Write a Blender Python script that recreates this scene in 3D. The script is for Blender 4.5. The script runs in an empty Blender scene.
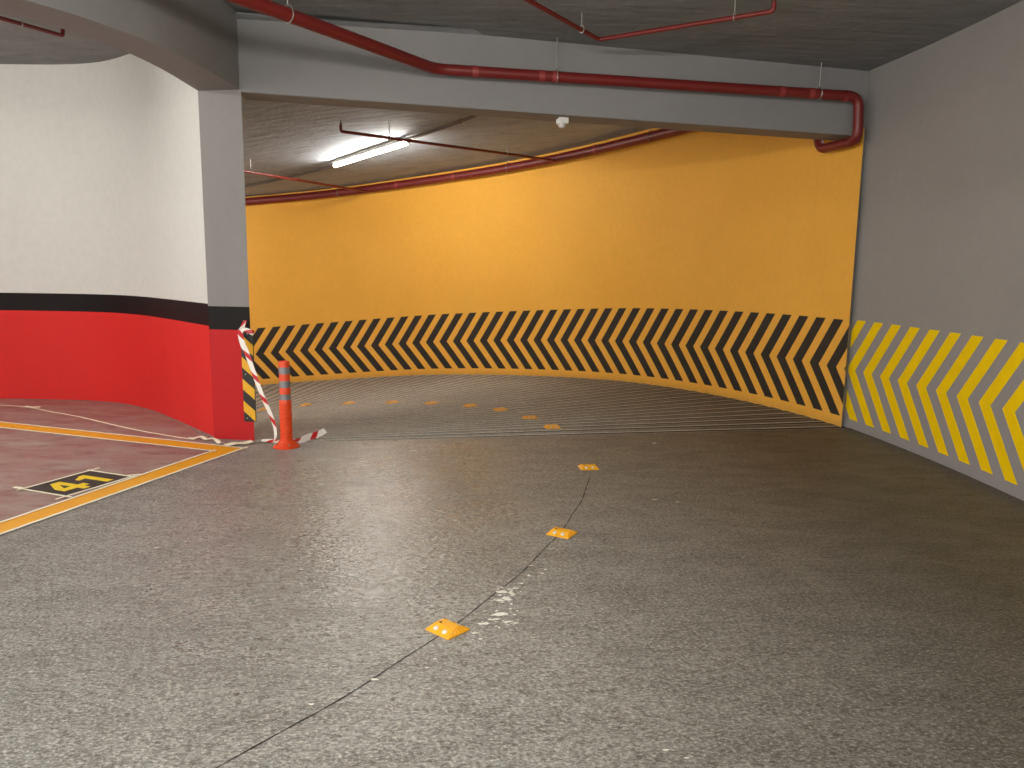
import bpy, bmesh, math, random
from mathutils import Vector, Matrix
random.seed(7)
PI = math.pi
D = bpy.data
COL = bpy.context.scene.collection

# ------------------------------------------------------------------ helpers
def lin(c):
    return tuple(((v/255)/12.92 if v/255 <= .04045 else ((v/255+.055)/1.055)**2.4) for v in c)

def tag(o, label=None, cat=None, group=None, kind=None):
    if label: o['label'] = label
    if cat: o['category'] = cat
    if group: o['group'] = group
    if kind: o['kind'] = kind
    return o

class MB:
    """collects faces for one mesh"""
    def __init__(s):
        s.v, s.f, s.m, s.uv = [], [], [], []
    def face(s, pts, mi=0, uv=None):
        n = len(s.v)
        s.v += [tuple(p) for p in pts]
        s.f.append(tuple(range(n, n+len(pts)))); s.m.append(mi)
        s.uv.append(uv or [(0, 0)]*len(pts))
    def grid(s, rows, mi=0, uvs=None, close_v=False):
        n = len(s.v); R = len(rows); W = len(rows[0])
        for r in rows: s.v += [tuple(p) for p in r]
        for i in range(R-1):
            for j in range(W if close_v else W-1):
                k = (j+1) % W
                s.f.append((n+i*W+j, n+i*W+k, n+(i+1)*W+k, n+(i+1)*W+j)); s.m.append(mi)
                s.uv.append([uvs[i][j], uvs[i][k], uvs[i+1][k], uvs[i+1][j]] if uvs else [(0, 0)]*4)
    def box(s, lo, hi, mi=0, mat=None):
        x0, y0, z0 = lo; x1, y1, z1 = hi
        P = [Vector(p) for p in ((x0,y0,z0),(x1,y0,z0),(x1,y1,z0),(x0,y1,z0),(x0,y0,z1),(x1,y0,z1),(x1,y1,z1),(x0,y1,z1))]
        if mat: P = [mat @ p for p in P]
        n = len(s.v); s.v += [tuple(p) for p in P]
        for f in ((0,3,2,1),(4,5,6,7),(0,1,5,4),(1,2,6,5),(2,3,7,6),(3,0,4,7)):
            s.f.append(tuple(n+i for i in f)); s.m.append(mi); s.uv.append([(0,0)]*4)
    def prism(s, poly, z0, z1, mi=0):
        """poly of (x,y); z0/z1 numbers or functions (x,y)"""
        a = z0 if callable(z0) else (lambda x, y: z0)
        b = z1 if callable(z1) else (lambda x, y: z1)
        n = len(s.v); N = len(poly)
        s.v += [(x, y, a(x, y)) for x, y in poly] + [(x, y, b(x, y)) for x, y in poly]
        s.f.append(tuple(n+i for i in reversed(range(N)))); s.f.append(tuple(n+N+i for i in range(N)))
        s.m += [mi, mi]; s.uv += [[(0,0)]*N]*2
        for i in range(N):
            j = (i+1) % N
            s.f.append((n+i, n+j, n+N+j, n+N+i)); s.m.append(mi); s.uv.append([(0,0)]*4)
    def sweep(s, pts, r, n=14, mi=0, caps=True):
        pts = [Vector(p) for p in pts]; rows = []
        T = []
        for i in range(len(pts)):
            a = pts[max(i-1, 0)]; b = pts[min(i+1, len(pts)-1)]
            T.append((b-a).normalized())
        u = T[0].orthogonal().normalized()
        for i, p in enumerate(pts):
            t = T[i]
            u = (u - t*u.dot(t)); u = u.normalized() if u.length > 1e-6 else t.orthogonal().normalized()
            w = t.cross(u)
            rr = r[i] if isinstance(r, (list, tuple)) else r
            rows.append([p + (u*math.cos(2*PI*k/n) + w*math.sin(2*PI*k/n))*rr for k in range(n)])
        base = len(s.v)
        s.grid(rows, mi, close_v=True)
        if caps:
            s.f.append(tuple(base+k for k in reversed(range(n)))); s.m.append(mi); s.uv.append([(0,0)]*n)
            e = base+(len(pts)-1)*n
            s.f.append(tuple(e+k for k in range(n))); s.m.append(mi); s.uv.append([(0,0)]*n)
    def lathe(s, prof, c=(0,0,0), n=32, mi=0, caps=True):
        rows = [[(c[0]+r*math.cos(2*PI*k/n), c[1]+r*math.sin(2*PI*k/n), c[2]+z) for k in range(n)] for r, z in prof]
        base = len(s.v)
        s.grid(rows, mi, close_v=True)
        if caps:
            if prof[0][0] > 1e-5: s.f.append(tuple(base+k for k in reversed(range(n)))); s.m.append(mi); s.uv.append([(0,0)]*n)
            e = base+(len(prof)-1)*n
            if prof[-1][0] > 1e-5: s.f.append(tuple(e+k for k in range(n))); s.m.append(mi); s.uv.append([(0,0)]*n)
    def build(s, name, mats, parent=None, smooth=False, fix=True, angle=40):
        me = D.meshes.new(name)
        me.from_pydata(s.v, [], s.f)
        ul = me.uv_layers.new(name='uv')
        k = 0
        for p, uv in zip(me.polygons, s.uv):
            for q in uv:
                ul.data[k].uv = q; k += 1
        if not isinstance(mats, (list, tuple)): mats = [mats]
        for m in mats: me.materials.append(m)
        me.polygons.foreach_set('material_index', s.m)
        if fix:
            bm = bmesh.new(); bm.from_mesh(me)
            bmesh.ops.remove_doubles(bm, verts=bm.verts, dist=1e-5)
            bmesh.ops.recalc_face_normals(bm, faces=bm.faces)
            bm.to_mesh(me); bm.free()
        if smooth:
            me.polygons.foreach_set('use_smooth', [True]*len(me.polygons))
            me.set_sharp_from_angle(angle=math.radians(angle))
        o = D.objects.new(name, me); COL.objects.link(o)
        if parent: o.parent = parent
        return o

def empty(name, loc=(0,0,0), rz=0):
    o = D.objects.new(name, None); COL.objects.link(o)
    o.location = loc; o.rotation_euler = (0, 0, rz); o.empty_display_size = .1
    return o

def copy_tree(o, parent=None):
    c = o.copy(); COL.objects.link(c)
    if parent: c.parent = parent
    for ch in list(o.children): copy_tree(ch, c)
    return c

def fillet(pts, rad, n=6):
    pts = [Vector(p) for p in pts]; out = [pts[0]]
    for i in range(1, len(pts)-1):
        a, b, c = pts[i-1], pts[i], pts[i+1]
        d1 = (a-b); d2 = (c-b)
        r = min(rad, d1.length*.45, d2.length*.45)
        p1 = b+d1.normalized()*r; p2 = b+d2.normalized()*r
        for k in range(n+1):
            t = k/n
            out.append(p1*(1-t)**2 + b*2*t*(1-t) + p2*t*t)
    out.append(pts[-1]); return out

def catmull(P, per=8):
    P = [Vector(p) for p in P]; out = []
    Q = [P[0]*2-P[1]] + P + [P[-1]*2-P[-2]]
    for i in range(1, len(Q)-2):
        for k in range(per):
            t = k/per
            a, b, c, d = Q[i-1], Q[i], Q[i+1], Q[i+2]
            out.append(.5*((2*b)+(c-a)*t+(2*a-5*b+4*c-d)*t*t+(3*b-a-3*c+d)*t**3))
    out.append(P[-1]); return out

# ------------------------------------------------------------------ materials
class NT:
    def __init__(s, name):
        s.mat = D.materials.new(name); s.mat.use_nodes = True
        s.t = s.mat.node_tree; s.b = s.t.nodes['Principled BSDF']
    def n(s, kind, **kw):
        x = s.t.nodes.new(kind)
        for k, v in kw.items(): setattr(x, k, v)
        return x
    def l(s, a, b): s.t.links.new(a, b)
    def val(s, x, inp):
        if isinstance(x, (int, float)): inp.default_value = x
        else: s.l(x, inp)
    def math(s, op, a, b=0.0, c=None, clamp=False):
        x = s.n('ShaderNodeMath', operation=op, use_clamp=clamp)
        s.val(a, x.inputs[0]); s.val(b, x.inputs[1])
        if c is not None: s.val(c, x.inputs[2])
        return x.outputs[0]
    def mix(s, f, a, b, blend='MIX'):
        x = s.n('ShaderNodeMix', data_type='RGBA', blend_type=blend)
        s.val(f, x.inputs[0])
        for q, i in ((a, 6), (b, 7)):
            if isinstance(q, tuple): x.inputs[i].default_value = (*q, 1)
            else: s.l(q, x.inputs[i])
        return x.outputs[2]
    def noise(s, scale, detail=4, rough=.55, vec=None, stretch=None, dist=0):
        x = s.n('ShaderNodeTexNoise'); x.inputs['Scale'].default_value = scale
        x.inputs['Detail'].default_value = detail; x.inputs['Roughness'].default_value = rough
        x.inputs['Distortion'].default_value = dist
        if vec is None: vec = s.obj()
        if stretch:
            mp = s.n('ShaderNodeMapping'); s.l(vec, mp.inputs[0]); mp.inputs['Scale'].default_value = stretch[:3]
            if len(stretch) > 3: mp.inputs['Rotation'].default_value = (0, 0, stretch[3])
            vec = mp.outputs[0]
        s.l(vec, x.inputs['Vector']); return x.outputs['Fac']
    def obj(s):
        if not hasattr(s, '_o'): s._o = s.n('ShaderNodeNewGeometry').outputs['Position']
        return s._o
    def uv(s):
        x = s.n('ShaderNodeUVMap', uv_map='uv'); y = s.n('ShaderNodeSeparateXYZ'); s.l(x.outputs[0], y.inputs[0])
        return y.outputs[0], y.outputs[1]
    def xyz(s):
        y = s.n('ShaderNodeSeparateXYZ'); s.l(s.obj(), y.inputs[0]); return y.outputs
    def ramp(s, f, a, b, lo=0.0, hi=1.0):
        x = s.n('ShaderNodeMapRange'); s.val(f, x.inputs[0])
        for i, q in ((1, a), (2, b), (3, lo), (4, hi)): x.inputs[i].default_value = q
        return x.outputs[0]
    def bump(s, h, strength, dist=.01, prev=None):
        x = s.n('ShaderNodeBump'); x.inputs['Strength'].default_value = strength; x.inputs['Distance'].default_value = dist
        s.l(h, x.inputs['Height'])
        if prev is not None: s.l(prev, x.inputs['Normal'])
        return x.outputs[0]
    def done(s, color=None, rough=.5, normal=None, metallic=0, spec=None):
        if color is not None:
            if isinstance(color, tuple): s.b.inputs['Base Color'].default_value = (*color, 1)
            else: s.l(color, s.b.inputs['Base Color'])
        s.val(rough, s.b.inputs['Roughness']); s.b.inputs['Metallic'].default_value = metallic
        if spec is not None: s.b.inputs['Specular IOR Level'].default_value = spec
        if normal is not None: s.l(normal, s.b.inputs['Normal'])
        return s.mat

def paint(name, rgb, rough=.5, var=.08, scale=3, bump=.05, metallic=0, bscale=60, spec=None):
    m = NT(name); c = lin(rgb)
    f = m.noise(scale, 5)
    col = m.mix(f, tuple(v*(1-var) for v in c), tuple(min(1, v*(1+var)) for v in c))
    nrm = m.bump(m.noise(bscale, 3), bump, .004) if bump else None
    return m.done(col, rough, nrm, metallic, spec)

def plaster(m, col, rough=.6, bump=.12):
    """painted cement render: mottled tone and fine trowel relief"""
    f = m.noise(1.3, 6, .6)
    col = m.mix(m.ramp(f, .3, .7, 0, .16), col, m.mix(1.0, col, (.72, .72, .72), 'MULTIPLY'))
    f2 = m.noise(14, 5, .6)
    col = m.mix(m.ramp(f2, .35, .65, 0, .05), col, (.05, .05, .05))
    n1 = m.bump(m.noise(35, 4, .6), bump, .006)
    n2 = m.bump(m.noise(4, 3), bump*.8, .02, n1)
    return m.done(col, rough, n2, 0, .14)

def chevron_mask(m, s0, period, w, vm, v0, v1, au, al, sign, smin=None):
    """stroke mask in (arc length, height): tips at s0 + k*period pointing along +sign*s"""
    s, v = m.uv()
    dv = m.math('SUBTRACT', v, vm)
    up = m.math('MULTIPLY', m.math('MAXIMUM', dv, 0.0), au)
    lo = m.math('MULTIPLY', m.math('MAXIMUM', m.math('MULTIPLY', dv, -1.0), 0.0), al)
    arm = m.math('ADD', up, lo)
    q = m.math('MULTIPLY', m.math('SUBTRACT', s, s0), float(sign))
    q = m.math('ADD', q, arm)
    fr = m.math('FLOORED_MODULO', m.math('DIVIDE', q, period), 1.0)
    k = m.math('GREATER_THAN', fr, 1-w/period)
    k = m.math('MULTIPLY', k, m.math('GREATER_THAN', v, v0))
    k = m.math('MULTIPLY', k, m.math('LESS_THAN', v, v1))
    if smin is not None: k = m.math('MULTIPLY', k, m.math('GREATER_THAN', s, smin))
    return k

def mat_orange_wall():
    m = NT('orange_chevron_paint')
    k = chevron_mask(m, 1.788, .2783, .150, .585, .105, 1.068, .70, .83, 1)
    base = m.mix(m.noise(.9, 4), lin((249, 187, 80)), lin((239, 174, 64)))
    v = m.uv()[1]
    base = m.mix(m.math('MULTIPLY', m.ramp(v, 0, .09, .5, 0), m.noise(9, 4)), base, lin((150, 120, 70)))
    blk = m.mix(m.noise(8, 4), lin((40, 37, 34)), lin((66, 61, 54)))
    return plaster(m, m.mix(k, base, blk), .55, .1)

def mat_grey_wall():
    m = NT('grey_wall_yellow_chevron_paint')
    k = chevron_mask(m, .041, .2772, .140, .583, .088, 1.075, .80, .79, -1, .066)
    base = m.mix(m.noise(.8, 4), lin((144, 140, 137)), lin((158, 154, 150)))
    v = m.uv()[1]
    base = m.mix(m.ramp(v, .0, 1.25, .30, 0), base, lin((150, 146, 152)))
    yel = m.mix(m.noise(5, 4), lin((255, 216, 0)), lin((248, 204, 0)))
    return plaster(m, m.mix(k, base, yel), .55, .1)

def mat_banded(name, upper, zr=.99, zb=1.188, red1=(224, 52, 48), red2=(210, 46, 44)):
    m = NT(name)
    z = m.xyz()[2]
    c = m.mix(m.math('GREATER_THAN', z, zb), lin((26, 23, 23)), lin(upper))
    red = m.mix(m.noise(.9, 4), lin(red1), lin(red2))
    c = m.mix(m.math('LESS_THAN', z, zr), c, red)
    return plaster(m, c, .5, .1)

def mat_floor(name, grooved=False):
    m = NT(name)
    x, y, z = m.xyz()
    big = m.noise(.55, 5, .6)
    mid = m.noise(2.6, 6, .62, stretch=(1, 2.2, 1, .25), dist=.6)
    fine = m.noise(20, 8, .8, stretch=(1, 1.7, 1, -.25))
    grain = m.noise(62, 6, .8, stretch=(1, 1.5, 1, -.25))
    streak = m.noise(5, 6, .7, stretch=(.9, 6, 1, -.12))
    if grooved: c = m.mix(m.ramp(big, .35, .68), lin((176, 173, 167)), lin((204, 200, 192)))
    else: c = m.mix(m.ramp(big, .35, .68), lin((148, 148, 143)), lin((176, 175, 169)))
    # the outer lane is darker: tyre polish
    lane = m.ramp(m.math('ADD', x, m.math('MULTIPLY', m.math('SUBTRACT', big, .5), 1.6)), .1, 2.4)
    c = m.mix(m.math('MULTIPLY', lane, .30), c, lin((98, 90, 79)))
    c = m.mix(m.ramp(mid, .42, .72, 0, .40), c, lin((78, 71, 64)))
    c = m.mix(m.ramp(streak, .52, .75, 0, .35), c, lin((164, 156, 145)))
    c = m.mix(m.ramp(fine, .41, .55, .66, 0), c, lin((74, 68, 61)))
    c = m.mix(m.ramp(grain, .42, .50, .55, 0), c, lin((58, 53, 47)))
    c = m.mix(m.ramp(grain, .53, .62, 0, .70), c, lin((226, 219, 208)))
    c = m.mix(m.math('MULTIPLY', lane, .80), c, m.mix(1.0, c, lin((150, 142, 128)), 'MULTIPLY'))
    rough = m.ramp(mid, .3, .7, .58, .72) if grooved else m.ramp(mid, .3, .7, .36, .50)
    rough = m.math('ADD', rough, m.math('MULTIPLY', m.math('SUBTRACT', fine, .5), .35))
    if not grooved:        # patch in front of the post made glossier to show the tube's highlight
        ex = m.math('POWER', m.math('DIVIDE', m.math('ADD', x, .95), .95), 2.0); ey = m.math('POWER', m.math('DIVIDE', m.math('SUBTRACT', y, 4.8), 2.1), 2.0)
        dd = m.math('ADD', m.math('ADD', ex, ey), m.math('MULTIPLY', m.math('SUBTRACT', m.noise(1.8, 5, .65), .5), 2.2))
        patch = m.ramp(dd, -.2, 2.0, 1, 0)
        rough = m.math('SUBTRACT', rough, m.math('MULTIPLY', patch, .24), clamp=True)
        m.l(m.ramp(patch, 0, 1, .25, .78), m.b.inputs['Specular IOR Level'])
    n = m.bump(m.noise(24, 2, .5, stretch=(1, 1.7, 1)), .55, .014)
    n = m.bump(m.noise(80, 2, .5), .5, .004, n)
    if grooved:
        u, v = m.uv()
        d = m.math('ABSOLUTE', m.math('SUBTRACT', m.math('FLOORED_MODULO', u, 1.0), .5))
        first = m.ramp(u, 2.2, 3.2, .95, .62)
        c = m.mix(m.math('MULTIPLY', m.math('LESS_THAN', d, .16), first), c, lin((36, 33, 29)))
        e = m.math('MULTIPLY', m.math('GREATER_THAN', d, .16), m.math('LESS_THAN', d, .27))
        c = m.mix(m.math('MULTIPLY', e, .55), c, lin((214, 207, 192)))  # light catching the ridge edges, painted as pale lines beside each groove
    return m.done(c, rough, n, 0, .15 if grooved else None)

def mat_ceiling(name, a, b):
    m = NT(name)
    f = m.noise(1.1, 6, .65, stretch=(1, 2.6, 1, .5), dist=1.2)
    c = m.mix(m.ramp(f, .35, .7), lin(a), lin(b))
    c = m.mix(m.ramp(m.noise(7, 5, .65), .5, .8, 0, .3), c, lin((70, 64, 58)))
    seam = m.noise(2.2, 3, .5, stretch=(1, 5, 1, -.5))
    n = m.bump(seam, .35, .03)
    n = m.bump(m.noise(22, 5, .6), .3, .01, n)
    return m.done(c, .8, n, 0, .2)

def mat_emit(name, rgb, strength):
    m = NT(name)
    m.b.inputs['Base Color'].default_value = (.9, .9, .9, 1)
    m.b.inputs['Emission Color'].default_value = (*rgb, 1)
    m.b.inputs['Emission Strength'].default_value = strength
    return m.mat

def mat_plate():
    m = NT('hazard_plate_stripes')
    u, v = m.uv()                       # u across from the left edge, v down from the top edge, metres
    q = m.math('SUBTRACT', v, m.math('MULTIPLY', u, .84))
    fr = m.math('FLOORED_MODULO', m.math('DIVIDE', m.math('SUBTRACT', q, .036), .194), 1.0)
    k = m.math('LESS_THAN', fr, .49)
    c = m.mix(k, lin((30, 28, 26)), lin((226, 172, 22)))
    c = m.mix(m.ramp(m.noise(30, 4), .5, .8, 0, .2), c, (.05, .05, .04))
    return m.done(c, .4)

def mat_tape():
    m = NT('red_white_barrier_tape')
    u, v = m.uv()
    fr = m.math('FLOORED_MODULO', m.math('ADD', m.math('DIVIDE', u, .20), m.math('MULTIPLY', v, .35)), 1.0)
    k = m.math('LESS_THAN', fr, .32)
    c = m.mix(k, lin((240, 236, 228)), lin((200, 30, 38)))
    m.b.inputs['Subsurface Weight'].default_value = 0
    return m.done(c, .35)

def mat_bay():
    m = NT('worn_burgundy_floor_paint')
    c = m.mix(m.ramp(m.noise(1.4, 6, .65, stretch=(1, 2.0, 1, .4)), .35, .68), lin((160, 112, 106)), lin((172, 158, 148)))
    c = m.mix(m.ramp(m.noise(3, 6, .7, stretch=(1, 2, 1, .5)), .48, .66, 0, .75), c, lin((136, 76, 76)))
    c = m.mix(m.ramp(m.noise(60, 4, .7), .5, .75, 0, .35), c, lin((140, 126, 116)))
    n = m.bump(m.noise(30, 5, .65), .3, .008)
    return m.done(c, .5, n)

M = dict(
    orange=mat_orange_wall(), grey=mat_grey_wall(),
    drum=mat_banded('white_black_red_wall_paint', (214, 215, 209), 1.0, 1.195),
    column=mat_banded('grey_black_red_column_paint', (138, 135, 133), zr=.977, zb=1.179, red1=(196, 40, 42), red2=(184, 34, 38)),  # red darker than the drum wall's: the column's dimmer light put into the paint
    beam=None, floor=mat_floor('worn_concrete'), ramp=mat_floor('grooved_ramp_concrete', True),
    ceil=mat_ceiling('raw_concrete_ceiling', (124, 126, 126), (142, 143, 143)),
    ceil2=mat_ceiling('raw_ramp_ceiling', (150, 156, 162), (170, 175, 180)),
    pipe=paint('red_pipe_enamel', (112, 30, 27), .42, .15, 4, .05),
    coupling=paint('red_coupling_paint', (146, 58, 56), .45, .2, 30, .1),
    hanger=paint('galvanised_hanger', (170, 168, 162), .4, .1, 20, 0, .7),
    brass=paint('sprinkler_metal', (90, 74, 60), .4, .1, 20, 0, .6),
    housing=paint('white_lamp_housing', (214, 212, 206), .5, .04, 6, .02),
    conduit=paint('grey_conduit', (92, 84, 76), .55, .1, 8, .02),
    white_plastic=paint('white_plastic', (222, 220, 212), .4, .04, 10, 0),
    lens_dome=paint('sensor_dome', (205, 203, 198), .3, .04, 10, 0),
    orange_line=paint('orange_line_paint', (255, 176, 26), .5, .07, 6, .12),
    yellow=paint('yellow_number_paint', (248, 214, 20), .5, .05, 8, .08),
    black=paint('black_panel_paint', (44, 41, 38), .5, .15, 8, .1),
    masking=paint('cream_masking_tape', (255, 247, 220), .7, .05, 10, .1),
    stud=paint('amber_stud_plastic', (246, 172, 34), .38, .16, 40, .12),
    lens=paint('stud_reflector', (214, 208, 196), .2, .06, 60, .1),
    hole=paint('dark_bolt_hole', (58, 34, 14), .7, .1, 30, 0),
    post=paint('orange_bollard_plastic', (232, 72, 22), .42, .06, 8, .03),
    band=paint('grey_reflective_band', (140, 138, 140), .3, .1, 60, .03, .3),
    plate=mat_plate(), tape=mat_tape(), bay=mat_bay(),
    joint=paint('dark_floor_joint', (40, 35, 31), .9, .2, 30, .1),
    stain=paint('white_paint_residue', (236, 233, 222), .8, .1, 50, .2),
    screw=paint('steel_screw', (170, 168, 160), .35, .1, 30, 0, .8),
    litter=paint('white_paper', (232, 228, 216), .8, .04, 30, 0),
)
m = NT('grey_beam_paint')
M['beam'] = plaster(m, m.mix(m.noise(.8, 4), lin((132, 130, 130)), lin((146, 144, 143))), .6, .1)
M['tube'] = mat_emit('fluorescent_tube_glow', (1.0, .96, .89), 135)
M['tube_bay'] = mat_emit('fluorescent_tube_glow_bay', (1.0, .96, .88), 190)
M['tube_stall'] = mat_emit('fluorescent_tube_glow_stall', (1.0, .97, .91), 165)

# ------------------------------------------------------------------ plan of the place
CX, CY = -4.8, 6.134                     # centre of the spiral ramp
PF = (-1.8492243647679121e-06, 0.0002804971436729636, -0.01214027591929645, 8.346198938237773)
def rwall(t):
    tt = min(t, 92)
    r = ((PF[0]*tt+PF[1])*tt+PF[2])*tt+PF[3]
    return r
ZT = [(0, 0), (9, 0), (14, 0), (18, -.005), (22, -.016), (27, -.031), (32, -.053), (36, -.074), (40, -.103), (46, -.160), (52, -.222),
      (58, -.285), (65, -.362), (70.5, -.437), (76, -.520), (82, -.606), (88.3, -.688), (95, -.782), (110, -.99), (130, -1.27), (165, -1.76)]
def _zi(t):
    if t <= ZT[0][0]: return 0.0
    for (a, za), (b, zb) in zip(ZT, ZT[1:]):
        if t <= b: return za+(zb-za)*(t-a)/(b-a)
    return ZT[-1][1]
def zf(t):
    return sum(_zi(t+d) for d in (-3, -2, -1, 0, 1, 2, 3))/7
def sstep(a, b, x):
    x = max(0, min(1, (x-a)/(b-a))); return x*x*(3-2*x)
def zramp(t, r):
    return zf(t) - .047*sstep(12, 28, t)*max(0, min(1, (8.0-r)/2.6))
def pol(t, r): return (CX+r*math.cos(math.radians(t)), CY+r*math.sin(math.radians(t)))
def zceil(x, y): return 3.577-(x+2.29)*(.0255 if x > -2.29 else .012)
def zceil2(t): return zf(t)+3.535-.0008*t

# drum wall (inner face) in plan
drum_in = [tuple(p)[:2] for p in catmull([(-2.62, 6.735, 0), (-3.003, 7.156, 0), (-3.466, 7.667, 0), (-3.90, 8.10, 0), (-4.32, 8.40, 0), (-4.75, 8.545, 0),
           (-5.2, 8.59, 0), (-5.809, 8.60, 0), (-6.5, 8.45, 0), (-7.2, 8.0, 0), (-7.75, 7.3, 0), (-8.0, 6.4, 0), (-8.0, 5.2, 0)], 6)]
def offset(poly, d):
    out = []
    for i, p in enumerate(poly):
        a = poly[max(0, i-1)]; b = poly[min(len(poly)-1, i+1)]
        tx, ty = b[0]-a[0], b[1]-a[1]; L = math.hypot(tx, ty)
        out.append((p[0]+ty/L*d, p[1]-tx/L*d))
    return out
drum_mid = offset(drum_in, .15)
drum_out = offset(drum_in, .30)

_dp = sorted((math.degrees(math.atan2(y-CY, x-CX)), math.hypot(x-CX, y-CY)) for x, y in offset(drum_in, .2))
def rin(t):
    if t <= _dp[0][0]: return _dp[0][1]
    for (a, ra_), (c, rc_) in zip(_dp, _dp[1:]):
        if t <= c: return ra_+(rc_-ra_)*(t-a)/max(1e-6, c-a)
    return _dp[-1][1]
# floor
ramp_start = 9.3
edge = [pol(ramp_start, r) for r in (2.75, 4, 5.5, 7, 8.6)]
floor_poly = [(-9.5, -4.5), (5, -4.5), (5, 7.6)] + list(reversed(edge)) + drum_mid + [(-9.5, 5.2)]
b = MB(); b.face([(x, y, 0) for x, y in floor_poly])
floor = b.build('floor', M['floor'])
tag(floor, 'dark worn concrete driveway floor in front of the ramp', 'floor', kind='structure')
for p in floor.data.polygons:
    if p.normal.z < 0: p.flip()

# ramp with real grooves across the slope
b = MB(); rows = []; uvs = []
per = 1.72
ths = []
k = 0
t = ramp_start
ths.append(ramp_start)
while t < 118:
    for f in (.30, .36, .64, .70, 1.0): ths.append(t+per*f)
    t += per
while t < 160: t += 2; ths.append(t)
rr_l = [3.6, 4.2, 4.8, 5.4, 6.0, 6.6, 7.2, 7.8, 8.45]
for t in ths:
    u = (t-ramp_start)/per
    fr = u % 1.0
    rr_list = [rin(t), (rin(t)+3.6)/2]+rr_l
    g = -.006 if .34 < fr < .66 else 0
    rows.append([(*pol(t, r), zramp(t, r)+(g if u > .2 else 0)) for r in rr_list]); uvs.append([(u, r) for r in rr_list])
b.grid(rows, 0, uvs)
ramp = b.build('floor_ramp', M['ramp'], fix=False)
tag(ramp, 'grooved concrete ramp curving down behind the column', 'ramp', kind='structure')
for p in ramp.data.polygons[:1]:
    if p.normal.z < 0: ramp.data.flip_normals()

# orange curved wall
b = MB(); rows = []; uvs = []
S = 0.0; prev = None
t = 0.0
step = .5
pts = []
tt = 0.0
while tt <= 150.01:
    x = CX+(((PF[0]*min(tt,92)+PF[1])*min(tt,92)+PF[2])*min(tt,92)+PF[3])*math.cos(math.radians(tt))
    y = CY+(((PF[0]*min(tt,92)+PF[1])*min(tt,92)+PF[2])*min(tt,92)+PF[3])*math.sin(math.radians(tt))
    if prev: S += math.hypot(x-prev[0], y-prev[1])
    prev = (x, y); pts.append((tt, S)); tt += .25
pts = [q for q in pts if q[0] >= 10.2]
for t, s in pts:
    z0 = zf(t); p = pol(t, rwall(t))
    zs = (-.3, 0, .5, 1.1, 2.2, 3.75 if t > 14 else 2.90)
    rows.append([(*p, z0+h) for h in zs]); uvs.append([(s, h) for h in zs])
b.grid(rows, 0, uvs)
wall_back = b.build('wall_back', M['orange'], fix=False, smooth=True)
tag(wall_back, 'curved orange ramp wall with a band of black chevrons', 'wall', kind='structure')

# grey wall on the right
def xg(y):
    y = max(y, 5.36); return -.032*y*y+.343*y+2.61
b = MB(); rows = []; uvs = []
y = 7.706; s = 0; prev = None
ys = [7.655-.1*i for i in range(0, 122)]
s = .051
zs = (-.05, 0, .6, 1.2, 2.4, 3.75)
for y in ys:
    x = xg(y)
    if prev: s += math.hypot(x-prev[0], y-prev[1])
    prev = (x, y)
    rows.append([(x, y, h) for h in zs]); uvs.append([(s, h) for h in zs])
b.grid(rows, 0, uvs)
# return of the wall end into the orange wall
e_ = pol(10.25, rwall(10.25))
b.face([(xg(7.655), 7.655, -.3), (*e_, -.3), (*e_, 2.90), (xg(7.655), 7.655, 2.90)], 0, [(0, 2), (.02, 2), (.02, 3), (0, 3)])
b.face([(xg(7.655), 7.655, 2.6), (3.362, 7.85, 2.6), (3.362, 7.85, 3.75), (xg(7.655), 7.655, 3.75)], 0, [(0, 2), (.02, 2), (.02, 3), (0, 3)])
wall_right = b.build('wall_right', M['grey'], fix=False, smooth=True)
tag(wall_right, 'grey rendered wall with a band of bold yellow chevrons', 'wall', kind='structure')

# drum wall: white over black over red
b = MB()
zs = (-.02, .5, 1.0, 1.2, 2.4, 3.8)
b.grid([[(x, y, h) for h in zs] for x, y in drum_in])
zs2 = (-2.6, 0, 1.2, 3.8)
b.grid([[(x, y, h) for h in zs2] for x, y in drum_out])
a0, a1 = drum_in[0], drum_out[0]
b.face([(*a0, -2.6), (*a1, -2.6), (*a1, 3.8), (*a0, 3.8)])
wall_left = b.build('wall_left', M['drum'], fix=False, smooth=True)
tag(wall_left, 'curved wall of the parking bay, white above a black line and red base', 'wall', kind='structure')

# column at the end of the drum wall
CA, CB, CC, CD = (-2.656, 6.724), (-2.272, 6.664), (-2.53, 7.12), (-2.78, 7.10)
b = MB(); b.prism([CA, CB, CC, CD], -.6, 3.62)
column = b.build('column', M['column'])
bv = column.modifiers.new('bevel', 'BEVEL'); bv.width = .008; bv.segments = 2
tag(column, 'concrete column painted grey, black and red, carrying the hazard plate', 'column', kind='structure')

# cross beam
B0, B1 = Vector((-2.29, 6.664, 0)), Vector((3.62, 7.748, 0))
bd = (B1-B0).normalized(); bn = Vector((-bd.y, bd.x, 0))
def zbeam(x, y): return 2.953-(x+2.29)*.0212
q0, q1, q2, q3 = B0, B1, B1+bn*.33, B0+bn*.33
b = MB(); b.prism([(p.x, p.y) for p in (q0, q1, q2, q3)], zbeam, lambda x, y: 3.75)
beam = b.build('beam', M['beam'])
bv = beam.modifiers.new('bevel', 'BEVEL'); bv.width = .01; bv.segments = 2
tag(beam, 'straight grey concrete beam spanning from the column to the grey wall', 'beam', kind='structure')

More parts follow.
